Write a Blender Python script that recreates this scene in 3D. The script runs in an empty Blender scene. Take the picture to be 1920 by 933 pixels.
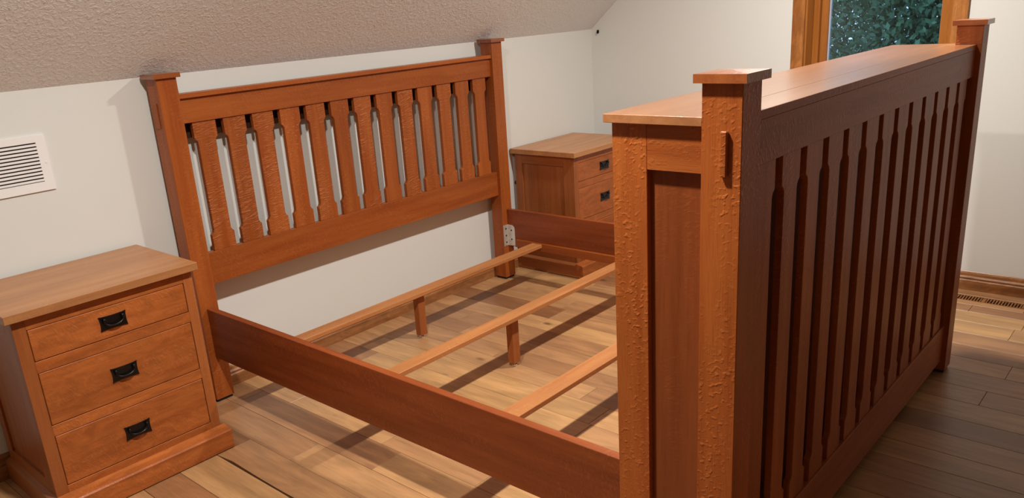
import bpy, bmesh, math, random
from mathutils import Vector, Matrix
random.seed(7)
C = bpy.context.scene.collection
SC = bpy.context.scene

# ------------------------------------------------------------------ camera
cam_d = bpy.data.cameras.new('camera')
cam = bpy.data.objects.new('camera', cam_d); C.objects.link(cam)
F_PX = 1505.3754
cam_d.sensor_fit = 'HORIZONTAL'; cam_d.sensor_width = 36.0
cam_d.lens = F_PX * 36.0 / 1920.0
cam_d.shift_x = 31.5946 / 1920.0
cam_d.shift_y = 48.1811 / 1920.0
cam_d.clip_start = 0.05; cam_d.clip_end = 200
CR = Vector((0.66302487, -0.74557585, -0.06719128))
CU = Vector((0.27456164, 0.15869353, 0.94838403))
CF = Vector((0.69642941, 0.64725035, -0.30992429))
M = Matrix((CR, CU, -CF)).transposed().to_4x4()
M.translation = Vector((-1.4703, -3.1676, 1.5199))
cam.matrix_world = M
SC.camera = cam
# ------------------------------------------------------------------ world, exposure
SC.view_settings.view_transform = 'Standard'
SC.view_settings.look = 'None'
SC.view_settings.gamma = 1.0
SC.view_settings.use_curve_mapping = False
SC.view_settings.exposure = 0.20
world = bpy.data.worlds.new('world'); SC.world = world; world.use_nodes = True
wn = world.node_tree.nodes; wn['Background'].inputs[0].default_value = (0.42, 0.66, 1.0, 1)
wn['Background'].inputs[1].default_value = 1.5
LAMP_A = 41.0      # recessed lamp over the far side
LAMP_B = 46.0      # recessed lamp over the near side
LAMP_COL = (1.0, 0.955, 0.87)

# ------------------------------------------------------------------ sizes of the place
XR = 3.0198; XL = -4.6; YF = -6.0
WZ = 1.372; SL = 0.836; CZ = 2.5; YC = -(CZ - WZ) / SL
W = 1.995; P = 0.0832; HY = 0.1164; L = 2.4768

# ------------------------------------------------------------------ materials
def new_mat(name):
    m = bpy.data.materials.new(name); m.use_nodes = True
    nt = m.node_tree; b = nt.nodes['Principled BSDF']
    return m, nt, b
def N(nt, t, **kw):
    n = nt.nodes.new(t)
    for k, v in kw.items():
        if k in ('operation', 'blend_type', 'data_type', 'noise_dimensions', 'voronoi_dimensions', 'feature', 'wave_type', 'bands_direction', 'wave_profile', 'clamp', 'interpolation_type', 'distance'):
            setattr(n, k, v)
        else:
            n.inputs[k].default_value = v
    return n
def mixc(nt, fac, a, b, mode='MIX'):
    n = nt.nodes.new('ShaderNodeMix'); n.data_type = 'RGBA'; n.blend_type = mode
    for i, v in ((0, fac), (6, a), (7, b)):
        if isinstance(v, bpy.types.NodeSocket): nt.links.new(v, n.inputs[i])
        else: n.inputs[i].default_value = v
    return n.outputs[2]
def mathn(nt, op, a, b=0.0, c=None, clamp=False):
    n = nt.nodes.new('ShaderNodeMath'); n.operation = op; n.use_clamp = clamp
    for i, v in enumerate((a, b) if c is None else (a, b, c)):
        if isinstance(v, bpy.types.NodeSocket): nt.links.new(v, n.inputs[i])
        else: n.inputs[i].default_value = v
    return n.outputs[0]
def rng(nt, v, a, b, c=0.0, d=1.0):
    n = nt.nodes.new('ShaderNodeMapRange'); nt.links.new(v, n.inputs[0])
    for i, x in zip((1, 2, 3, 4), (a, b, c, d)): n.inputs[i].default_value = x
    return n.outputs[0]
def scaled_coords(nt, scale, rand=True):
    tc = nt.nodes.new('ShaderNodeTexCoord')
    mp = nt.nodes.new('ShaderNodeMapping'); nt.links.new(tc.outputs['Object'], mp.inputs[0])
    mp.inputs['Scale'].default_value = scale
    if rand:
        oi = nt.nodes.new('ShaderNodeObjectInfo')
        r = mathn(nt, 'MULTIPLY', oi.outputs['Random'], 37.0)
        cb = nt.nodes.new('ShaderNodeCombineXYZ')
        for i in range(3): nt.links.new(r, cb.inputs[i])
        nt.links.new(cb.outputs[0], mp.inputs['Location'])
    return mp.outputs[0]
def perm(axis, along, across):
    s = [across, across, across]; s['xyz'.index(axis)] = along; return tuple(s)

def oak(name, axis, light, dark, fleck=1.0, rough=0.42, bump=0.35, coat=0.10, tone=0.10, figure=0.0, fk_along=150, fk_across=60, fk_rot=0.35, fk_dist=0.5, fk_lo=0.50, fk_hi=0.72):
    """quartersawn oak: fine grain along the axis, ray flecks lying across it"""
    m, nt, b = new_mat(name); ln = nt.links
    g = N(nt, 'ShaderNodeTexNoise', Scale=1.0, Detail=4.0, Roughness=0.6)          # long soft streaks
    ln.new(scaled_coords(nt, perm(axis, 1.6, 26)), g.inputs['Vector'])
    p = N(nt, 'ShaderNodeTexNoise', Scale=1.0, Detail=3.0, Roughness=0.65)         # open pores
    ln.new(scaled_coords(nt, perm(axis, 14, 420)), p.inputs['Vector'])
    f = N(nt, 'ShaderNodeTexNoise', Scale=1.0, Detail=1.0, Roughness=0.4, Distortion=fk_dist)   # ray fleck
    rot = {'x': (fk_rot, fk_rot, fk_rot), 'y': (fk_rot, 0, fk_rot), 'z': (fk_rot, fk_rot, 0)}[axis]
    pre = nt.nodes.new('ShaderNodeTexCoord'); mr = nt.nodes.new('ShaderNodeMapping'); mr.inputs['Rotation'].default_value = rot
    ln.new(pre.outputs['Object'], mr.inputs[0])
    ms = nt.nodes.new('ShaderNodeVectorMath'); ms.operation = 'MULTIPLY'; ms.inputs[1].default_value = perm(axis, fk_along, fk_across)
    ln.new(mr.outputs[0], ms.inputs[0])
    mo = nt.nodes.new('ShaderNodeObjectInfo'); ma = nt.nodes.new('ShaderNodeVectorMath'); ma.operation = 'ADD'
    ln.new(ms.outputs[0], ma.inputs[0]); ln.new(mathn(nt, 'MULTIPLY', mo.outputs['Random'], 53.0), ma.inputs[1])
    ln.new(ma.outputs[0], f.inputs['Vector'])
    pat = N(nt, 'ShaderNodeTexNoise', Scale=1.0, Detail=2.0, Roughness=0.5)        # where flecks are strong
    ln.new(scaled_coords(nt, perm(axis, 3.0, 13)), pat.inputs['Vector'])
    big = N(nt, 'ShaderNodeTexNoise', Scale=1.0, Detail=1.0)
    ln.new(scaled_coords(nt, perm(axis, 1.2, 5)), big.inputs['Vector'])
    fm = rng(nt, pat.outputs['Fac'], 0.36, 0.62)
    fl = rng(nt, f.outputs['Fac'], fk_lo, fk_hi)
    fk = mathn(nt, 'MULTIPLY', fm, fl)
    gf = rng(nt, g.outputs['Fac'], 0.30, 0.72)
    col = mixc(nt, gf, (*light, 1), (*dark, 1))
    pf = rng(nt, p.outputs['Fac'], 0.52, 0.72, 0.0, 0.30)
    col = mixc(nt, pf, col, (dark[0]*0.55, dark[1]*0.5, dark[2]*0.5, 1))
    hi = tuple(min(1, c * 1.22 + 0.012) for c in light)
    col = mixc(nt, mathn(nt, 'MULTIPLY', fk, 0.34 * fleck), col, (*hi, 1))
    tn = rng(nt, big.outputs['Fac'], 0.3, 0.7, 1.0 - tone, 1.0 + tone)
    oi = nt.nodes.new('ShaderNodeObjectInfo')
    tr = mathn(nt, 'MULTIPLY_ADD', oi.outputs['Random'], 0.14, 0.93)
    tn = mathn(nt, 'MULTIPLY', tn, tr)
    if figure:
        w = N(nt, 'ShaderNodeTexNoise', Scale=1.0, Detail=3.0, Roughness=0.55, Distortion=2.2)
        ln.new(scaled_coords(nt, perm(axis, 6, 16)), w.inputs['Vector'])
        tn = mathn(nt, 'MULTIPLY', tn, rng(nt, w.outputs['Fac'], 0.38, 0.62, 1.0 - figure, 1.0 + figure * 0.4))
    col = mixc(nt, 1.0, col, tn, 'MULTIPLY')
    ln.new(col, b.inputs['Base Color'])
    b.inputs['Roughness'].default_value = rough; b.inputs['Specular IOR Level'].default_value = 0.24
    b.inputs['Coat Weight'].default_value = coat; b.inputs['Coat Roughness'].default_value = 0.24
    h = mathn(nt, 'MULTIPLY', fk, min(fleck, 1.0))
    h = mathn(nt, 'SUBTRACT', h, mathn(nt, 'MULTIPLY', pf, 0.5))
    bp = nt.nodes.new('ShaderNodeBump'); bp.inputs['Strength'].default_value = bump; bp.inputs['Distance'].default_value = 0.0022
    ln.new(h, bp.inputs['Height']); ln.new(bp.outputs[0], b.inputs['Normal']); ln.new(bp.outputs[0], b.inputs['Coat Normal'])
    return m

LT = (0.385, 0.106, 0.021); DK = (0.27, 0.058, 0.010)
oz = oak('oak_upright', 'z', LT, DK, 1.0)
oz_bold = oak('oak_upright_bold_fleck', 'z', LT, DK, 1.5, bump=0.7, rough=0.40, fk_along=120, fk_across=90, fk_rot=0.5, fk_dist=0.2, fk_lo=0.53, fk_hi=0.78)
oz_wave = oak('oak_upright_wavy_fleck', 'z', LT, DK, 2.3, bump=1.0, rough=0.40, fk_along=150, fk_across=26, fk_rot=0.15, fk_dist=1.2, fk_lo=0.46)
ox_bold = oak('oak_crosswise_fleck', 'x', LT, DK, 1.1, bump=0.6, fk_along=60, fk_across=110, fk_rot=0.3)
ox = oak('oak_crosswise', 'x', LT, DK, 0.8, rough=0.42)
oy = oak('oak_lengthwise', 'y', LT, DK, 0.6)
otop_x = oak('oak_top_crosswise', 'x', (0.40, 0.172, 0.068), (0.31, 0.120, 0.044), 0.5, rough=0.30, coat=0.9, bump=0.15)
oy_bold = oak('oak_lengthwise_fleck', 'y', LT, DK, 1.4, bump=0.7, fk_along=90, fk_across=120, fk_rot=0.3, fk_lo=0.52, fk_hi=0.76)
ocap = oak('oak_cap', 'x', (0.34, 0.10, 0.026), (0.25, 0.06, 0.014), 0.6, rough=0.3, coat=0.8, bump=0.25)
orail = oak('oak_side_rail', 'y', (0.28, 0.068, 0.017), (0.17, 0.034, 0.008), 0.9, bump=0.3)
oslat = oak('oak_support_slat', 'x', (0.50, 0.215, 0.075), (0.38, 0.14, 0.045), 0.7, rough=0.5, coat=0.05)
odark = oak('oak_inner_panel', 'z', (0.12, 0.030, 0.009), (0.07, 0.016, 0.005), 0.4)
oback = oak('oak_shaded_back', 'x', (0.055, 0.022, 0.010), (0.035, 0.014, 0.007), 0.1, bump=0.1, coat=0.0, rough=0.6)  # deep shade on the rear rail is put into this oak colour
opanel = oak('oak_recessed_panel', 'z', (0.26, 0.066, 0.017), (0.18, 0.040, 0.009), 0.5, bump=0.2)
nst_x = oak('stand_oak_crosswise', 'x', (0.46, 0.138, 0.033), (0.32, 0.082, 0.018), 0.9, bump=0.35, figure=0.16)
nst_z = oak('stand_oak_upright', 'z', (0.38, 0.122, 0.034), (0.27, 0.075, 0.019), 0.6, bump=0.2)
nst_y = oak('stand_oak_lengthwise', 'y', (0.38, 0.122, 0.034), (0.27, 0.075, 0.019), 0.6, bump=0.2)
nst_top = oak('stand_oak_top', 'x', (0.48, 0.225, 0.088), (0.36, 0.150, 0.056), 0.4, rough=0.36, bump=0.1)
trim_y = oak('trim_oak_lengthwise', 'y', (0.42, 0.19, 0.070), (0.17, 0.055, 0.016), 0.2, rough=0.35, figure=0.22)
trim_x = oak('trim_oak_crosswise', 'x', (0.46, 0.21, 0.080), (0.22, 0.075, 0.022), 0.2, rough=0.35, figure=0.18)
trim_z = oak('trim_oak_upright', 'z', (0.52, 0.22, 0.065), (0.28, 0.085, 0.020), 0.2, rough=0.32, figure=0.22)
sash_z = oak('sash_pine_upright', 'z', (0.42, 0.16, 0.035), (0.32, 0.11, 0.022), 0.1, rough=0.28, bump=0.1)

def floor_mat():
    m, nt, b = new_mat('floor_plank_wood'); ln = nt.links
    oi = nt.nodes.new('ShaderNodeObjectInfo')
    cr = nt.nodes.new('ShaderNodeValToRGB'); ln.new(oi.outputs['Random'], cr.inputs[0])
    e = cr.color_ramp.elements
    e[0].position = 0.0; e[0].color = (0.25, 0.108, 0.045, 1)
    e[1].position = 1.0; e[1].color = (0.51, 0.285, 0.120, 1)
    for p_, c_ in ((0.25, (0.37, 0.185, 0.084, 1)), (0.5, (0.42, 0.218, 0.098, 1)), (0.78, (0.47, 0.255, 0.112, 1))):
        k = cr.color_ramp.elements.new(p_); k.color = c_
    g = N(nt, 'ShaderNodeTexNoise', Scale=1.0, Detail=5.0, Roughness=0.62, Distortion=0.5)
    ln.new(scaled_coords(nt, (26, 2.0, 26)), g.inputs['Vector'])
    g2 = N(nt, 'ShaderNodeTexNoise', Scale=1.0, Detail=3.0, Roughness=0.6)
    ln.new(scaled_coords(nt, (190, 9, 100)), g2.inputs['Vector'])
    w = N(nt, 'ShaderNodeTexNoise', Scale=1.0, Detail=2.0, Distortion=1.8)
    ln.new(scaled_coords(nt, (9, 2.2, 9)), w.inputs['Vector'])
    t = rng(nt, g.outputs['Fac'], 0.3, 0.7, 0.80, 1.14)
    t = mathn(nt, 'MULTIPLY', t, rng(nt, g2.outputs['Fac'], 0.35, 0.7, 1.05, 0.90))
    t = mathn(nt, 'MULTIPLY', t, rng(nt, w.outputs['Fac'], 0.35, 0.65, 0.86, 1.10))
    col = mixc(nt, 1.0, cr.outputs[0], t, 'MULTIPLY')
    v = N(nt, 'ShaderNodeTexVoronoi', Scale=1.0, Randomness=1.0)
    ln.new(scaled_coords(nt, (5.2, 2.6, 5)), v.inputs['Vector'])
    kn = rng(nt, v.outputs['Distance'], 0.03, 0.10, 1.0, 0.0)
    col = mixc(nt, mathn(nt, 'MULTIPLY', kn, 0.75), col, (0.075, 0.028, 0.012, 1))
    ln.new(col, b.inputs['Base Color'])
    b.inputs['Roughness'].default_value = 0.40
    b.inputs['Coat Weight'].default_value = 0.15; b.inputs['Coat Roughness'].default_value = 0.3
    bp = nt.nodes.new('ShaderNodeBump'); bp.inputs['Strength'].default_value = 0.25; bp.inputs['Distance'].default_value = 0.0012
    ln.new(g2.outputs['Fac'], bp.inputs['Height']); ln.new(bp.outputs[0], b.inputs['Normal'])
    return m
floor_m = floor_mat()

def plain(name, col, rough=0.5, metal=0.0, spec=0.5):
    m, nt, b = new_mat(name)
    b.inputs['Base Color'].default_value = (*col, 1); b.inputs['Roughness'].default_value = rough
    b.inputs['Metallic'].default_value = metal; b.inputs['Specular IOR Level'].default_value = spec
    n = N(nt, 'ShaderNodeTexNoise', Scale=180.0, Detail=2.0)
    bp = nt.nodes.new('ShaderNodeBump'); bp.inputs['Strength'].default_value = 0.08; bp.inputs['Distance'].default_value = 0.0005
    nt.links.new(scaled_coords(nt, (1, 1, 1)), n.inputs['Vector'])
    nt.links.new(n.outputs['Fac'], bp.inputs['Height']); nt.links.new(bp.outputs[0], b.inputs['Normal'])
    return m
def wall_mat():
    m, nt, b = new_mat('wall_paint'); ln = nt.links
    b.inputs['Base Color'].default_value = (0.74, 0.755, 0.735, 1); b.inputs['Roughness'].default_value = 0.62
    n = N(nt, 'ShaderNodeTexNoise', Scale=260.0, Detail=3.0, Roughness=0.6)
    ln.new(scaled_coords(nt, (1, 1, 1), False), n.inputs['Vector'])
    bp = nt.nodes.new('ShaderNodeBump'); bp.inputs['Strength'].default_value = 0.10; bp.inputs['Distance'].default_value = 0.0006
    ln.new(n.outputs['Fac'], bp.inputs['Height']); ln.new(bp.outputs[0], b.inputs['Normal'])
    return m
def ceiling_mat():
    m, nt, b = new_mat('textured_ceiling_paint'); ln = nt.links
    b.inputs['Base Color'].default_value = (0.82, 0.86, 0.88, 1); b.inputs['Roughness'].default_value = 0.75
    co = scaled_coords(nt, (1, 1, 1), False)
    n1 = N(nt, 'ShaderNodeTexNoise', Scale=70.0, Detail=3.0, Roughness=0.55, Distortion=0.6); ln.new(co, n1.inputs['Vector'])
    n2 = N(nt, 'ShaderNodeTexNoise', Scale=230.0, Detail=2.0); ln.new(co, n2.inputs['Vector'])
    a = rng(nt, n1.outputs['Fac'], 0.47, 0.62)
    h = mathn(nt, 'ADD', a, mathn(nt, 'MULTIPLY', n2.outputs['Fac'], 0.35))
    bp = nt.nodes.new('ShaderNodeBump'); bp.inputs['Strength'].default_value = 0.55; bp.inputs['Distance'].default_value = 0.0035
    ln.new(h, bp.inputs['Height']); ln.new(bp.outputs[0], b.inputs['Normal'])
    return m
wall_m = wall_mat(); ceil_m = ceiling_mat()
white_m = plain('white_enamel', (0.88, 0.885, 0.89), 0.4)
dark_m = plain('duct_dark', (0.02, 0.018, 0.016), 0.9)
gap_m = plain('subfloor_dark', (0.030, 0.014, 0.008), 0.9)
black_m = plain('black_iron', (0.003, 0.003, 0.0035), 0.33, 0.0, 0.35)
steel_m = plain('zinc_steel', (0.80, 0.79, 0.76), 0.42, 0.85)
chrome_m = plain('chrome', (0.8, 0.8, 0.8), 0.12, 1.0)
rubber_shade_m = plain('felt_and_shade_dark', (0.012, 0.009, 0.008), 0.9)
seal_m = plain('window_seal', (0.45, 0.52, 0.66), 0.5)

def emit(name, col, s):
    m, nt, b = new_mat(name)
    b.inputs['Emission Color'].default_value = (*col, 1); b.inputs['Emission Strength'].default_value = s
    b.inputs['Base Color'].default_value = (0.8, 0.8, 0.8, 1)
    return m
def glass_mat():
    m, nt, b = new_mat('window_glass'); ln = nt.links
    tr = nt.nodes.new('ShaderNodeBsdfTransparent'); tr.inputs[0].default_value = (0.90, 0.96, 0.95, 1)
    gl = nt.nodes.new('ShaderNodeBsdfGlossy'); gl.inputs['Roughness'].default_value = 0.02
    fr = nt.nodes.new('ShaderNodeFresnel'); fr.inputs[0].default_value = 1.6
    mx = nt.nodes.new('ShaderNodeMixShader')
    ln.new(fr.outputs[0], mx.inputs[0]); ln.new(tr.outputs[0], mx.inputs[1]); ln.new(gl.outputs[0], mx.inputs[2])
    ln.new(mx.outputs[0], nt.nodes['Material Output'].inputs[0])
    return m
glass_m = glass_mat()

# ------------------------------------------------------------------ mesh helpers (all in world metres)
def mesh_obj(name, bm, mat, parent=None, kind=None):
    me = bpy.data.meshes.new(name); bm.normal_update(); bm.to_mesh(me); bm.free()
    me.materials.append(mat)
    o = bpy.data.objects.new(name, me); C.objects.link(o)
    if parent is not None:
        o.parent = parent
        q = parent; off = Vector((0, 0, 0))
        while q is not None: off += q.location; q = q.parent
        o.location = -off
    if kind: o['kind'] = kind
    return o
def rooted(name, bm, mat, parent, base):
    """like mesh_obj, with the origin of the object placed at base (world)"""
    base = Vector(base)
    bmesh.ops.translate(bm, vec=-base, verts=bm.verts)
    o = mesh_obj(name, bm, mat, parent)
    o.location = o.location + base
    return o
def BM(): return bmesh.new()
def box(bm, x0, x1, y0, y1, z0, z1, bev=0.0, seg=1):
    t = bmesh.new()
    r = bmesh.ops.create_cube(t, size=1.0)
    for v in t.verts:
        v.co = Vector(((x0 + x1) / 2 + v.co.x * (x1 - x0), (y0 + y1) / 2 + v.co.y * (y1 - y0), (z0 + z1) / 2 + v.co.z * (z1 - z0)))
    if bev: bmesh.ops.bevel(t, geom=t.edges[:] + t.verts[:], offset=bev, segments=seg, affect='EDGES', profile=0.5)
    join(bm, t); return bm
def join(bm, t):
    me = bpy.data.meshes.new('t'); t.to_mesh(me); t.free(); bm.from_mesh(me); bpy.data.meshes.remove(me)
def prism(bm, pts, axis, a, b, bev=0.0):
    """extrude the polygon pts (in the other two axes, in order xyz) from a to b along axis"""
    t = bmesh.new()
    def mk(p, v):
        return {'x': (v, p[0], p[1]), 'y': (p[0], v, p[1]), 'z': (p[0], p[1], v)}[axis]
    A = [t.verts.new(mk(p, a)) for p in pts]; B = [t.verts.new(mk(p, b)) for p in pts]
    n = len(pts)
    t.faces.new(A); t.faces.new(B[::-1])
    for i in range(n): t.faces.new((A[i], B[i], B[(i + 1) % n], A[(i + 1) % n])[::-1])
    bmesh.ops.recalc_face_normals(t, faces=t.faces[:])
    if bev: bmesh.ops.bevel(t, geom=t.edges[:], offset=bev, segments=1, affect='EDGES')
    join(bm, t); return bm
def cyl(bm, c, r, h, axis='z', seg=20, r2=None):
    t = bmesh.new()
    bmesh.ops.create_cone(t, cap_ends=True, segments=seg, radius1=r, radius2=r if r2 is None else r2, depth=h)
    rot = {'z': Matrix.Identity(4), 'x': Matrix.Rotation(math.pi / 2, 4, 'Y'), 'y': Matrix.Rotation(math.pi / 2, 4, 'X')}[axis]
    bmesh.ops.transform(t, matrix=Matrix.Translation(c) @ rot, verts=t.verts)
    join(bm, t); return bm
def tube(bm, pts, radii, seg=8):
    t = bmesh.new(); rings = []
    for i, p in enumerate(pts):
        p = Vector(p); d = (Vector(pts[min(i + 1, len(pts) - 1)]) - Vector(pts[max(i - 1, 0)])).normalized()
        u = d.cross(Vector((0, 0, 1)));
        if u.length < 1e-3: u = d.cross(Vector((0, 1, 0)))
        u.normalize(); w = d.cross(u)
        rr = radii[i] if isinstance(radii, (list, tuple)) else radii
        rings.append([t.verts.new(p + rr * (math.cos(k * 2 * math.pi / seg) * u + math.sin(k * 2 * math.pi / seg) * w)) for k in range(seg)])
    for a, b in zip(rings, rings[1:]):
        for k in range(seg): t.faces.new((a[k], a[(k + 1) % seg], b[(k + 1) % seg], b[k]))
    t.faces.new(rings[0][::-1]); t.faces.new(rings[-1])
    bmesh.ops.recalc_face_normals(t, faces=t.faces[:])
    for f in t.faces: f.smooth = True
    join(bm, t); return bm
def thing(name, label, cat, loc, group=None):
    o = bpy.data.objects.new(name, None); C.objects.link(o); o.location = loc; o.empty_display_size = 0.1
    o['label'] = label; o['category'] = cat
    if group: o['group'] = group
    return o
def copy_tree(o, parent=None):
    c = o.copy(); C.objects.link(c); c.parent = parent
    for ch in list(o.children): copy_tree(ch, c)
    return c
def struct(name, bm, mat, parent=None, label=None):
    o = mesh_obj(name, bm, mat, parent, 'structure')
    if label: o['label'] = label; o['category'] = {'w': 'wall', 'c': 'ceiling', 'b': 'baseboard', 'f': 'floor'}.get(name[0], 'trim')
    return o

# ================================================================== THE ROOM
T = 0.15
def zroof(y): return min(CZ, WZ - SL * y)
WY0, WY1, WZ0, WZ1 = -1.397, -2.116, 0.82, 2.14         # window opening
struct('wall_back', box(BM(), XL - T, XR + T, 0, T, -0.05, WZ + 0.02), wall_m, None, 'low cream knee wall behind the headboard')
b = BM()
prism(b, [(0, -0.05), (0, WZ), (YC, CZ), (YC, -0.05)], 'x', XR, XR + T)
prism(b, [(YC, -0.05), (YC, CZ), (WY0, CZ), (WY0, -0.05)], 'x', XR, XR + T)
box(b, XR, XR + T, WY1, WY0, -0.05, WZ0); box(b, XR, XR + T, WY1, WY0, WZ1, CZ)
box(b, XR, XR + T, YF, WY1, -0.05, CZ)
struct('wall_right', b, wall_m, None, 'cream gable wall with the window in it')
b = BM(); prism(b, [(0, -0.05), (0, WZ), (YC, CZ), (YC, -0.05)], 'x', XL - T, XL); box(b, XL - T, XL, YF, YC, -0.05, CZ)
struct('wall_left', b, wall_m, None, 'cream gable wall out of frame to the left')
struct('wall_front', box(BM(), XL - T, XR + T, YF - T, YF, -0.05, CZ), wall_m, None, 'cream wall behind the photographer')
b = BM(); prism(b, [(0, WZ), (YC, CZ), (YC, CZ + T), (T, CZ + T), (T, WZ)], 'x', XL - T, XR + T)
box(b, XL - T, XR + T, YF - T, YC, CZ, CZ + T)
struct('ceiling', b, ceil_m, None, 'rough textured ceiling sloping up from the headboard wall')

# baseboards: stepped profile (depth, height)
PROF = [(0, 0), (.017, 0), (.017, .050), (.013, .056), (.0155, .062), (.0155, .066), (.010, .074), (.009, .088), (.0055, .095), (.003, .098), (0, .098)]
struct('baseboard_back', prism(BM(), [(-d, h) for d, h in PROF], 'x', XL, XR - .018), trim_x, None, 'moulded oak baseboard along the headboard wall')
struct('baseboard_right', prism(BM(), [(XR - d, h) for d, h in PROF], 'y', YF, 0), trim_y, None, 'moulded oak baseboard under the window wall')
struct('baseboard_left', prism(BM(), [(XL + d, h) for d, h in PROF], 'y', YF, -.018), trim_y, None, 'moulded oak baseboard on the far left wall')
struct('baseboard_front', prism(BM(), [(YF + d, h) for d, h in PROF], 'x', XL + .018, XR - .018), trim_x, None, 'moulded oak baseboard behind the photographer')

# floor: planks along y, mixed widths, staggered butt joints
fl = struct('floor', box(BM(), XL - T, XR + T, YF - T, T, -0.06, -0.014), gap_m, None, 'hardwood plank floor in mixed honey and brown tones')
VX0, VX1, VY0, VY1 = 2.846, 2.924, -2.60, -2.21        # flush floor register
seams = [0.045, 0.185, 0.325, 0.465, 0.61, 0.755, 0.90, 1.025, 1.15, 1.27, 1.41, 1.545]
x = 0.045
left = []
ws = [.138, .144, .15, .137, .15, .14]; k = 0
while x > XL: x -= ws[k % 6]; left.append(max(x, XL)); k += 1
seams = left[::-1] + seams
x = 1.545; k = 0
while x < 2.70: x += ws[(k + 2) % 6]; seams.append(x); k += 1
seams = [s for s in seams if s < 2.78] + [2.79, 2.927, XR]
joints_fixed = {0.045: [-0.62, -1.075, -2.2], -0.093: [-0.41, -1.08, -1.9]}
rj = random.Random(11)
def plank(x0, x1, y0, y1, par=fl):
    g = 0.0007; b = BM()
    if abs(x0 + .237) < .002 and y1 > -1.5:        # this seam has opened up into a dark wandering gap
        n = 12; pts = [(x1 - g, y0 + g), (x1 - g, y1 - g)]
        for k in range(n + 1):
            y = y1 - g + (y0 - y1 + 2 * g) * k / n
            wd_ = .0080 + .0025 * math.sin(y * 9.0) if -1.25 < y < -.55 else .0008
            pts.append((x0 + g + wd_, y))
        prism(b, pts, 'z', -0.014, -0.0002)
        return rooted('plank', b, floor_m, par, ((x0 + x1) / 2, (y0 + y1) / 2, 0))
    box(b, x0 + g, x1 - g, y0 + g, y1 - g, -0.014, 0.0 - rj.random() * 0.0004, 0.0009)
    return rooted('plank', b, floor_m, par, ((x0 + x1) / 2, (y0 + y1) / 2, 0))
for i, (a, c) in enumerate(zip(seams, seams[1:])):
    y = 0.0; y -= rj.uniform(.15, .9)
    js = [0.0]
    while y > YF + .3:
        js.append(y); y -= rj.choice([.45, .6, .75, .9, 1.05, 1.2, 1.35]) * rj.uniform(.9, 1.1)
        if a < -1.3: y -= 1.0
        if y < -4.2: y -= 1.0
    js.append(YF)
    for y1, y0 in zip(js, js[1:]):
        if a < VX0 < c and y0 < VY1 and y1 > VY0:
            # planks around the register
            if y1 > VY1: plank(a, c, VY1, y1)
            if y0 < VY0: plank(a, c, y0, VY0)
            if a < VX0 - .01: plank(a, VX0, max(y0, VY0), min(y1, VY1))
        else: plank(a, c, y0, y1)

# ---------------------------------------------------------------- window
wd = mesh_obj('window_1', box(BM(), XR + .0, XR + .16, WY1, WY1 + .012, WZ0, WZ1), sash_z, None, 'structure')
wd['label'] = 'tall oak framed window showing dusky trees'; wd['category'] = 'window'
b = BM(); box(b, XR, XR + .16, WY0 - .012, WY0, WZ0, WZ1); box(b, XR, XR + .16, WY1, WY0, WZ0, WZ0 + .012); box(b, XR, XR + .16, WY1, WY0, WZ1 - .012, WZ1)
mesh_obj('jamb', b, sash_z, wd)
CW = .064
for (y0, y1, z0, z1, nm, mm) in ((WY0 - .004, WY0 + CW, WZ0 - CW, WZ1 + CW, 'casing', trim_z), (WY1 - CW, WY1 + .004, WZ0 - CW, WZ1 + CW, 'casing', trim_z),
                                 (WY1, WY0, WZ1 - .004, WZ1 + CW, 'head_casing', trim_y), (WY1 , WY0, WZ0 - CW, WZ0 + .004, 'sill', trim_y)):
    b = BM(); box(b, XR - .018, XR, y0, y1, z0, z1, .004, 2); mesh_obj(nm, b, mm, wd)
gx = XR + .136; s = .083
for (y0, y1, z0, z1) in ((WY0 - .045, WY0 - .012, WZ0 + .012, WZ1 - .012), (WY1 + .012, WY1 + .045, WZ0 + .012, WZ1 - .012)):
    b = BM(); box(b, gx - .050, gx + .02, y0, y1, z0, z1, .003, 2); mesh_obj('stop', b, sash_z, wd)
for (y0, y1, z0, z1) in ((WY0 - s, WY0 - .045, WZ0 + .045, WZ1 - .045), (WY1 + .045, WY1 + s, WZ0 + .045, WZ1 - .045),
                         (WY1 + .045, WY0 - .045, WZ0 + .012, WZ0 + s), (WY1 + .045, WY0 - .045, WZ1 - s, WZ1 - .012)):
    b = BM(); box(b, gx - .026, gx + .016, y0, y1, z0, z1, .003, 2); mesh_obj('sash', b, sash_z, wd)
b = BM(); box(b, gx - .008, gx + .008, WY0 - s - .007, WY0 - s, WZ0 + s, WZ1 - s); box(b, gx - .008, gx + .008, WY1 + s, WY1 + s + .004, WZ0 + s, WZ1 - s)
mesh_obj('seal', b, seal_m, wd)
mesh_obj('pane', box(BM(), gx - .003, gx + .003, WY1 + s, WY0 - s, WZ0 + s, WZ1 - s), glass_m, wd)

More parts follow.
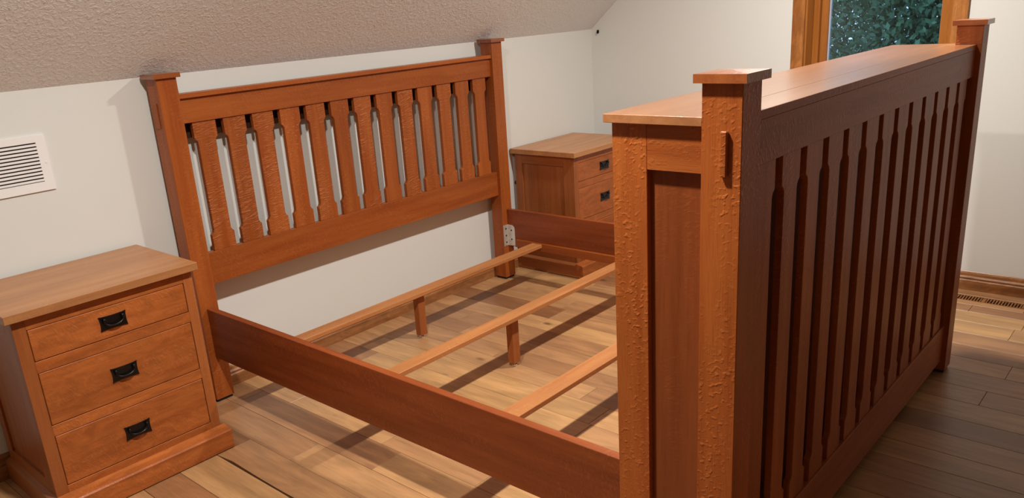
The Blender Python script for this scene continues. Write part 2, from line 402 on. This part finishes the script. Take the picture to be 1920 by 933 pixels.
# ================================================================== THE BED
bed = thing('bed_frame', 'large cherry-stained oak bed frame without mattress, slatted headboard and footboard', 'bed', (W / 2, -1.25, 0))
def part(name, bm, mat, par=bed, label=None):
    o = mesh_obj(name, bm, mat, par)
    if label: o['label'] = label
    return o
O = .0126; CT = .0197
def post(x0, y0, y1, h, mat, outer, z0=.012):
    """corner post with cap, foot glide and tenon ends; y0 < y1"""
    x1 = x0 + P
    p = part('post', box(BM(), x0, x1, y0, y1, z0, h - CT, .0015), mat)
    cx, cy = (x0 + x1) / 2, (y0 + y1) / 2
    b = BM(); t = BM()
    box(t, x0 - O, x1 + O, y0 - O, y1 + O, h - CT, h - .002, .0)
    for v in t.verts: pass
    join(b, t)
    t = BM(); vs = [t.verts.new(q) for q in ((x0 - O, y0 - O, h - .002), (x1 + O, y0 - O, h - .002), (x1 + O, y1 + O, h - .002), (x0 - O, y1 + O, h - .002))]
    ap = t.verts.new((cx, cy, h + .0015))
    for i in range(4): t.faces.new((vs[i], vs[(i + 1) % 4], ap))
    join(b, t)
    part('post_cap', b, ocap, p)
    b = BM(); box(b, x0 + .006, x1 - .006, y0 + .006, y1 - .006, 0, z0, .001); part('glide', b, rubber_shade_m, p)
    return p
HF = 1.381; HH = 1.3845
hl = post(0, -HY, -HY + P, HH, oz, -1)
hr = post(W - P, -HY, -HY + P, HH, oz, 1)
PF = .0867
fn = post(0, -L, -L + PF, HF, oz_bold, -1)
ff = post(W - P, -L, -L + PF, HF, oz, 1)
def tenon(p, x0, x1, y0, y1, z0, z1):
    part('tenon', box(BM(), x0, x1, y0, y1, z0, z1, .002), oz, p)
tenon(fn, -.010, .0, -2.4495, -2.4350, 1.1785, 1.2695); tenon(ff, W, W + .010, -2.4495, -2.4350, 1.1785, 1.2695)
tenon(hl, -.004, .0, -.088, -.056, 1.176, 1.273); tenon(hr, W, W + .004, -.088, -.056, 1.176, 1.273)

def slat_poly(cx, w, n, z0, z1, zb, zt):
    h = w / 2; c = .012
    R = [(h, z0), (h, zb - .0)]
    def s(side):
        q = []
        for (dx, z) in ((0, z0), (0, zb), (n * .25, zb + .003), (n * .65, zb + .007), (n, zb + .017), (n, zt - .017), (n * .65, zt - .007), (n * .25, zt - .003), (0, zt), (0, z1)):
            q.append((cx + side * (h - dx), z))
        return q
    return s(-1) + s(1)[::-1]
# headboard
YH = -.0964
b = BM(); box(b, P, W - P, YH - .013, YH + .058, 1.2800, 1.2985, .0015); part('headboard_cap', b, ox)
part('top_rail', box(BM(), P, W - P, YH, YH + .024, 1.1835, 1.2788, .001), ox)
part('bottom_rail', box(BM(), P, W - P, YH, YH + .028, .512, .648, .001), ox)
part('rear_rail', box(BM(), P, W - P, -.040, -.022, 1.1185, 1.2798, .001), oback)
for i in range(13):
    cx = W / 2 + .002 + (i - 6) * .1368
    b = BM(); prism(b, slat_poly(cx, .1025, .0125, .6481, 1.1834, .714, 1.117), 'y', YH + .006, YH + .026, .0008)
    part('headboard_slat', b, oz_wave if i in (0, 1, 2, 4, 6, 8, 10) else oz_bold)
# footboard, outer face
YFB = -2.459
part('footboard_rail', box(BM(), P, W - P, YFB, YFB + .022, 1.1795, 1.2745, .001), ox)
part('footboard_rail', box(BM(), P, W - P, YFB, YFB + .024, .052, .2077, .001), ox)
for i in range(13):
    cx = .9915 + (i - 6) * .1368
    b = BM(); prism(b, slat_poly(cx, .0985, .0135, .2078, 1.1794, .2735, 1.1095), 'y', YFB + .006, YFB + .024, .0008)
    part('footboard_slat', b, oz)
# storage case behind the footboard slats
YB0, YB1 = -L + PF, -2.1651
XC0, XC1 = .0175, W - .0175
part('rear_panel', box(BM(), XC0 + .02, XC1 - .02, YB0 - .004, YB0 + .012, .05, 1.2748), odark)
for sgn, xa, xb in ((-1, XC0, XC0 + .020), (1, XC1 - .020, XC1)):
    part('case_stile', box(BM(), xa, xb, -2.2531, YB1, .05, 1.2748, .001), oz_bold)
    part('case_rail', box(BM(), xa, xb, YB0, -2.2532, 1.1755, 1.2748, .0008), oy_bold)
    part('case_rail', box(BM(), xa, xb, YB0, -2.2532, .05, .165, .0008), oy)
    xa2, xb2 = (xa + .015, xb) if sgn < 0 else (xa, xb - .015)
    part('case_panel', box(BM(), xa2, xb2, YB0, -2.2532, .1651, 1.1754), opanel)
# face towards the mattress: framed panels
part('case_front_frame', box(BM(), XC0 + .0201, XC1 - .0201, YB1 - .02, YB1, .05, .17, .001), ox)
part('case_front_frame', box(BM(), XC0 + .0201, XC1 - .0201, YB1 - .02, YB1, 1.17, 1.2748, .001), ox)
for i in range(3):
    xa = XC0 + .0201 + i * (XC1 - XC0 - .0402) / 3; xb = xa + (XC1 - XC0 - .0402) / 3
    part('case_front_panel', box(BM(), xa, xb, YB1 - .014, YB1 - .006, .1701, 1.1699, .0005), oz)
# top boards
HS = 1.2938
part('top_board', box(BM(), P + .0003, W - P - .0003, YFB + .0012, -2.3664, 1.2749, HS, .0006), otop_x)
part('edge_band', box(BM(), P + .0003, W - P - .0003, YFB - .0004, YFB + .0011, 1.2749, HS - .0003), ox)
bb = BM(); prism(bb, [(.0027, YB0 + .0005), (P, YB0 + .0005), (P, -2.3657), (W - P, -2.3657), (W - P, YB0 + .0005), (W - .0027, YB0 + .0005), (W - .0027, YB1 + .013), (.0027, YB1 + .013)], 'z', 1.2749, HS, .001)
part('top_board', bb, otop_x)

# side rails with ledgers
for xa, xb, la, lb in ((.029, .057, .0572, .077), (1.950, 1.975, 1.930, 1.9498)):
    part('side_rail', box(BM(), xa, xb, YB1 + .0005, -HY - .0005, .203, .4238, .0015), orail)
    part('ledger', box(BM(), la, lb, YB1 + .02, -HY - .07, .208, .2515, .001), oy)
# rail hardware on the head posts
def bracket(xa, xb, xi, s):
    b = BM(); z0, z1 = .205, .332
    pts = [(min(xa, xb), z0), (max(xa, xb), z0), (max(xa, xb), z1 - .0), (min(xa, xb), z1 - .0)]
    box(b, min(xa, xb), max(xa, xb), -HY - .003, -HY, z0, z1, .0008)
    # flange on the inner face of the rail, rounded at the top
    q = [(-HY, z0)]; q.append((-HY - .055, z0 + .004))
    for k in range(7):
        a = k / 6 * math.pi / 2; q.append((-HY - .030 - .025 * math.cos(a), z1 - .028 + .028 * math.sin(a)))
    q.append((-HY, z1))
    prism(b, q, 'x', min(xi, xi + s * .003), max(xi, xi + s * .003))
    p = part('rail_bracket', b, steel_m, bed, 'zinc steel corner bracket')
    b = BM()
    xm = (xa + xb) / 2
    b.free()
    for z in (.310, .268, .228): mesh_obj('screw', cyl(BM(), (xm, -HY - .0036, z), .0052, .0016, 'y', 12), dark_m, p)
    for z in (.300, .245): mesh_obj('screw', cyl(BM(), (xi + s * .0036, -HY - .03, z), .0048, .0016, 'x', 12), dark_m, p)
bracket(1.911, 1.9497, 1.9497, -1); bracket(.0573, .083, .0573, 1)
# support slats and their centre legs
ZT = .250
for yc, w in ((-.350, .070), (-.958, .068), (-1.548, .074)):
    s_ = part('support_slat', box(BM(), .0775, 1.9296, yc - w / 2, yc + w / 2, ZT - .020, ZT, .0015), oslat)
    yl = yc + .012
    b = BM(); box(b, .985, 1.030, yl - .018, yl + .018, .016, ZT - .0201, .0015)
    lg = part('leg', b, nst_z, s_)
    b = BM(); cyl(b, (1.0075, yl, .004), .013, .008, 'z', 18); cyl(b, (1.0075, yl, .012), .004, .010, 'z', 10)
# glide discs are steel levelling feet
    part('levelling_foot', b, chrome_m, s_)

# ================================================================== NIGHTSTANDS
def nightstand():
    X0, X1 = -.7805, -.1785; cxm = (X0 + X1) / 2
    YB, YFr = -.035, -.474
    r = thing('nightstand', 'oak nightstand nearest the camera, left of the headboard, all three drawers showing', 'nightstand', (cxm, -.26, 0), 'pair of nightstands')
    f = lambda n, b, m, p=r: mesh_obj(n, b, m, p)
    f('top', box(BM(), -.8026, -.1600, -.4959, -.019, .7126, .7414, .0018), nst_top)
    # sides: frame and panel
    for s, xo in ((-1, X0), (1, X1)):
        xa, xb = (xo, xo + .019) if s < 0 else (xo - .019, xo)
        xc, xd = (xo + .008, xo + .014) if s < 0 else (xo - .014, xo - .008)
        f('side_stile', box(BM(), xa, xb, YFr + .0195, YFr + .075, .03, .7125, .0008), nst_z)
        f('side_stile', box(BM(), xa, xb, YB - .055, YB, .03, .7125, .0008), nst_z)
        f('side_rail', box(BM(), xa, xb, YFr + .0752, YB - .0552, .655, .7125, .0008), nst_y)
        f('side_rail', box(BM(), xa, xb, YFr + .0752, YB - .0552, .03, .135, .0008), nst_y)
        f('side_panel', box(BM(), xc, xd, YFr + .0752, YB - .0552, .1351, .6549), nst_z)
    f('back_panel', box(BM(), X0 + .0192, X1 - .0192, YB - .008, YB, .03, .7125), nst_z)
    # face frame
    f('face_stile', box(BM(), X0, -.7412, YFr, YFr + .0193, .03, .7125, .0008), nst_z)
    f('face_stile', box(BM(), -.2142, X1, YFr, YFr + .0193, .03, .7125, .0008), nst_z)
    for za, zb in ((.6735, .7125), (.5245, .5630), (.2990, .3365), (.03, .1140)):
        f('face_rail', box(BM(), -.7411, -.2143, YFr + .0003, YFr + .0193, za, zb, .0008), nst_x)
    # base moulding
    b = BM(); prism(b, [(-.523, 0.004), (-.523, .074), (-.518, .079), (-.490, .083), (YFr + .0, .088), (YFr - .0005, .004)], 'x', -.7965, -.1625, .0)
    # trim the mitred returns as straight blocks at the sides
    f('base_front', b, nst_x)
    for s, xo in ((-1, X0), (1, X1)):
        e = xo + s * .016
        f('base_side', prism(BM(), [(e, .004), (e, .074), (e - s * .005, .079), (e - s * .012, .084), (xo, .088), (xo, .004)], 'y', YFr, -.022), nst_y)
    f('plinth_shadow_block', box(BM(), X0, X1, YFr, YB, 0, .029), rubber_shade_m).name = 'under_shade_block'  # added dark block, stands in for the shade under the stand
    for za, zb in ((.5650, .6715), (.3385, .5225), (.1160, .2970)):
        zc = (za + zb) / 2
        d = f('drawer', box(BM(), -.7392, -.2162, YFr + .0005, YFr + .30, za, zb, .0018), nst_x)
        hc = cxm; y0 = YFr + .0005
        w, h = .0465, .0255
        out = []
        # plate with flared corners and slightly concave sides
        for (ax, az) in ((-1, -1), (1, -1), (1, 1), (-1, 1)): out.append((hc + ax * w, zc + az * h))
        pts = []
        for i in range(4):
            a = Vector(out[i]); c = Vector(out[(i + 1) % 4]); n_ = Vector((-(c - a).y, (c - a).x)).normalized()
            for t_ in (0, .12, .3, .5, .7, .88):
                q = a.lerp(c, t_) + n_ * (.0030 * math.sin(math.pi * t_) ** .6 if t_ else 0)
                pts.append((q.x, q.y))
        hd = f('handle', prism(BM(), pts, 'y', y0 - .0030, y0 - .0001), black_m, d)
        hd['label'] = 'black iron bail pull'
        b = BM()
        for s in (-1, 1):
            cyl(b, (hc + s * .031, y0 - .0060, zc + .013), .0045, .008, 'y', 12); cyl(b, (hc + s * .031, y0 - .0115, zc + .013), .0065, .004, 'y', 12, .004)
        cv = []; rr = []
        for k in range(15):
            t_ = k / 14; a = math.pi * t_
            cv.append((hc - .033 * math.cos(a), y0 - .010 - .003 * math.sin(a), zc + .013 - .024 * math.sin(a) ** .75)); rr.append(.0022 + .0013 * math.sin(a))
        tube(b, cv, rr, 8)
        # joined to the plate's mesh: one casting
        me = hd.data; bm2 = bmesh.new(); bm2.from_mesh(me); tmp = bpy.data.meshes.new('t'); b.to_mesh(tmp); b.free()
        for p_ in tmp.polygons: p_.use_smooth = True
        bm2.from_mesh(tmp); bm2.to_mesh(me); bm2.free(); bpy.data.meshes.remove(tmp)
    return r
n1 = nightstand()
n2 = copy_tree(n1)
n2['label'] = 'far oak nightstand in the corner beyond the bed, partly hidden by the footboard'
n2.location = n1.location + Vector((2.9365, .012, 0))

# ================================================================== WALL RETURN GRILLE
vg = thing('wall_vent', 'white louvred metal air grille on the wall at the left edge', 'vent', (-.575, 0, 1.0146))
VA, VB, Z0, Z1 = -.752, -.3982, 1.0146, 1.2130
fi = .0325
b = BM()
for q in ((VA, VB, Z0, Z0 + fi), (VA, VB, Z1 - .0235, Z1), (VA, VA + fi, Z0 + fi, Z1 - .0235), (VB - fi, VB, Z0 + fi, Z1 - .0235)):
    box(b, q[0], q[1], -.0075, -.0005, q[2], q[3], .0)
mesh_obj('frame', b, white_m, vg)
mesh_obj('duct_opening', box(BM(), VA + fi, VB - fi, -.0012, -.0002, Z0 + fi, Z1 - .0235), dark_m, vg)
n = 12; zs = 1.0485; pitch = (1.1870 - 1.0485) / 11
for k in range(n + 0):
    z = zs + k * pitch
    b = BM(); prism(b, [(-.0072, z + .0018), (-.0062, z + .0008), (-.0022, z + pitch - .0040), (-.0034, z + pitch - .0036), (-.0072, z + pitch - .0036)], 'x', VA + fi, VB - fi)
    mesh_obj('louvre', b, white_m, vg)
for xs in (VB - .0115, VA + .0115): mesh_obj('screw', cyl(BM(), (xs, -.0080, 1.1147), .0042, .002, 'y', 14), white_m, vg)

# ================================================================== FLOOR REGISTER
fr = thing('floor_vent', 'slotted wooden floor register set flush by the window wall baseboard', 'vent', ((VX0 + VX1) / 2, (VY0 + VY1) / 2, 0))
mesh_obj('duct_opening', box(BM(), VX0 + .002, VX1 - .002, VY0 + .002, VY1 - .002, -.0138, -.0095), dark_m, fr)
b = BM(); ym = -2.417
for q in ((VX0 + .0007, VX0 + .006, VY0, VY1), (VX1 - .006, VX1 - .0007, VY0, VY1), (VX0 + .006, VX1 - .006, VY0 + .0007, VY0 + .02), (VX0 + .006, VX1 - .006, VY1 - .02, VY1 - .0007), (VX0 + .006, VX1 - .006, ym - .008, ym + .008)):
    box(b, *q, -.0095, -.0003)
mesh_obj('frame', b, trim_y, fr)
for a, c in ((VY0 + .02, ym - .008), (ym + .008, VY1 - .02)):
    m_ = int((c - a) / .0125)
    for k in range(m_):
        y = a + (k + .5) * (c - a) / m_
        mesh_obj('slat', box(BM(), VX0 + .006, VX1 - .006, y - .0028, y + .0028, -.0095, -.0006), trim_y, fr)

# ================================================================== SMALL WALL BITS
hk = thing('wall_hook', 'tiny black bracket high in the corner under the sloped ceiling', 'hook', (XR, -.052, 1.345))
b = BM(); box(b, XR - .003, XR, -.060, -.044, 1.346, 1.366, .0008); mesh_obj('plate', b, black_m, hk)
b = BM(); tube(b, [(XR - .003, -.053, 1.362), (XR - .012, -.053, 1.360), (XR - .014, -.053, 1.352), (XR - .009, -.053, 1.344)], .0035); mesh_obj('prong', b, black_m, hk)
pg = thing('power_plug', 'small black plug on the wall peeking from behind the far nightstand', 'plug', (2.185, 0, .527))
b = BM(); cyl(b, (2.182, -.0065, .527), .012, .013, 'y', 16, .009); mesh_obj('plug_body', b, black_m, pg)

# ================================================================== RECESSED LAMPS
def lamp(x, y, power, label, r=.055):
    t = thing('recessed_light', label, 'ceiling light', (x, y, CZ), 'recessed ceiling lights')
    b = BM()
    k = 28
    for i in range(k):
        a0, a1 = 2 * math.pi * i / k, 2 * math.pi * (i + 1) / k
        vs = [b.verts.new((x + R_ * math.cos(a), y + R_ * math.sin(a), z)) for (R_, a, z) in ((.09, a0, CZ - .001), (.09, a1, CZ - .001), (.068, a1, CZ - .008), (.068, a0, CZ - .008))]
        b.faces.new(vs)
        vs = [b.verts.new((x + R_ * math.cos(a), y + R_ * math.sin(a), z)) for (R_, a, z) in ((.068, a0, CZ - .008), (.068, a1, CZ - .008), (.062, a1, CZ - .001), (.062, a0, CZ - .001))]
        b.faces.new(vs)
    mesh_obj('trim_ring', b, white_m, t)
    mesh_obj('lens', cyl(BM(), (x, y, CZ - .002), .062, .003, 'z', 28), emit('lamp_lens', LAMP_COL, power * .25), t)
    d = bpy.data.lights.new('lamp_light', 'AREA'); d.shape = 'DISK'; d.spread = math.radians(161); d.size = 2 * r; d.energy = power; d.color = LAMP_COL
    o = bpy.data.objects.new('lamp_light', d); C.objects.link(o); o.parent = t; o.location = (0, 0, -.012)
lamp(1.79, -1.85, LAMP_A, 'round recessed ceiling light above the far side of the bed')
lamp(-.52, -1.85, LAMP_B, 'round recessed ceiling light above the near side of the bed')

# ================================================================== OUTSIDE
grass_m = plain('dusk_lawn', (0.05, 0.09, 0.045), 0.9)
mesh_obj('ground', box(BM(), XR + .4, 60, -40, 40, -3.3, -3.2), grass_m, None, 'structure')
leaf_a = plain('leaf_deep_green', (0.055, 0.115, 0.06), 0.6); leaf_b = plain('leaf_pale_green', (0.10, 0.19, 0.10), 0.6)
bark_m = plain('bark', (0.05, 0.04, 0.03), 0.9)
def tree(x, y, h, r, n, mat, label, seed):
    rr = random.Random(seed)
    t = thing('tree', label, 'tree', (x, y, -3.2), 'trees outside the window')
    b = BM(); tube(b, [(x, y, -3.2), (x + .1, y, -3.2 + h * .4), (x - .1, y + .1, -3.2 + h * .9)], [.16, .11, .04], 8)
    for k in range(9):
        a = rr.uniform(0, 6.28); z = -3.2 + h * rr.uniform(.2, .8); l = r * rr.uniform(.5, .9)
        tube(b, [(x, y, z), (x + l * .5 * math.cos(a), y + l * .5 * math.sin(a), z + .25 * l), (x + l * math.cos(a), y + l * math.sin(a), z + .35 * l)], [.05, .03, .012], 6)
    mesh_obj('trunk', b, bark_m, t)
    V = []; Fc = []
    for k in range(n):
        a = rr.uniform(0, 6.28); u = rr.random() ** .45; ph = rr.uniform(-1, 1)
        c = Vector((x + r * u * math.cos(a) * math.sqrt(1 - ph * ph), y + r * u * math.sin(a) * math.sqrt(1 - ph * ph), -3.2 + h * .55 + h * .47 * u * ph))
        s_ = rr.uniform(.03, .065); d1 = Vector((rr.gauss(0, 1), rr.gauss(0, 1), rr.gauss(0, 1))).normalized(); d2 = d1.cross(Vector((rr.gauss(0, 1), rr.gauss(0, 1), rr.gauss(0, 1)))).normalized()
        i = len(V); V += [c - d1 * s_, c + d2 * s_ * .5, c + d1 * s_, c - d2 * s_ * .5]; Fc.append((i, i + 1, i + 2, i + 3))
    me = bpy.data.meshes.new('foliage'); me.from_pydata([tuple(v) for v in V], [], Fc); me.materials.append(mat)
    o = bpy.data.objects.new('foliage', me); C.objects.link(o); o.parent = t; o.location = (-x, -y, 3.2); o['kind'] = 'stuff'
tree(8.2, 1.05, 6.0, .62, 16000, leaf_a, 'small dark leafy tree at the left side of the window view', 3)
tree(9.6, -.55, 7.4, 1.05, 32000, leaf_b, 'paler leafy tree filling the right side of the window view', 4)
tree(13.5, 2.9, 7.0, 1.7, 26000, leaf_b, 'distant pale tree behind the left gap in the window view', 5)
tree(17.0, -.6, 9.5, 1.9, 26000, leaf_a, 'distant dark tree behind the right of the window view', 6)
tree(19.0, 4.6, 9.5, 2.6, 30000, leaf_a, 'furthest dark tree closing the window view', 8)
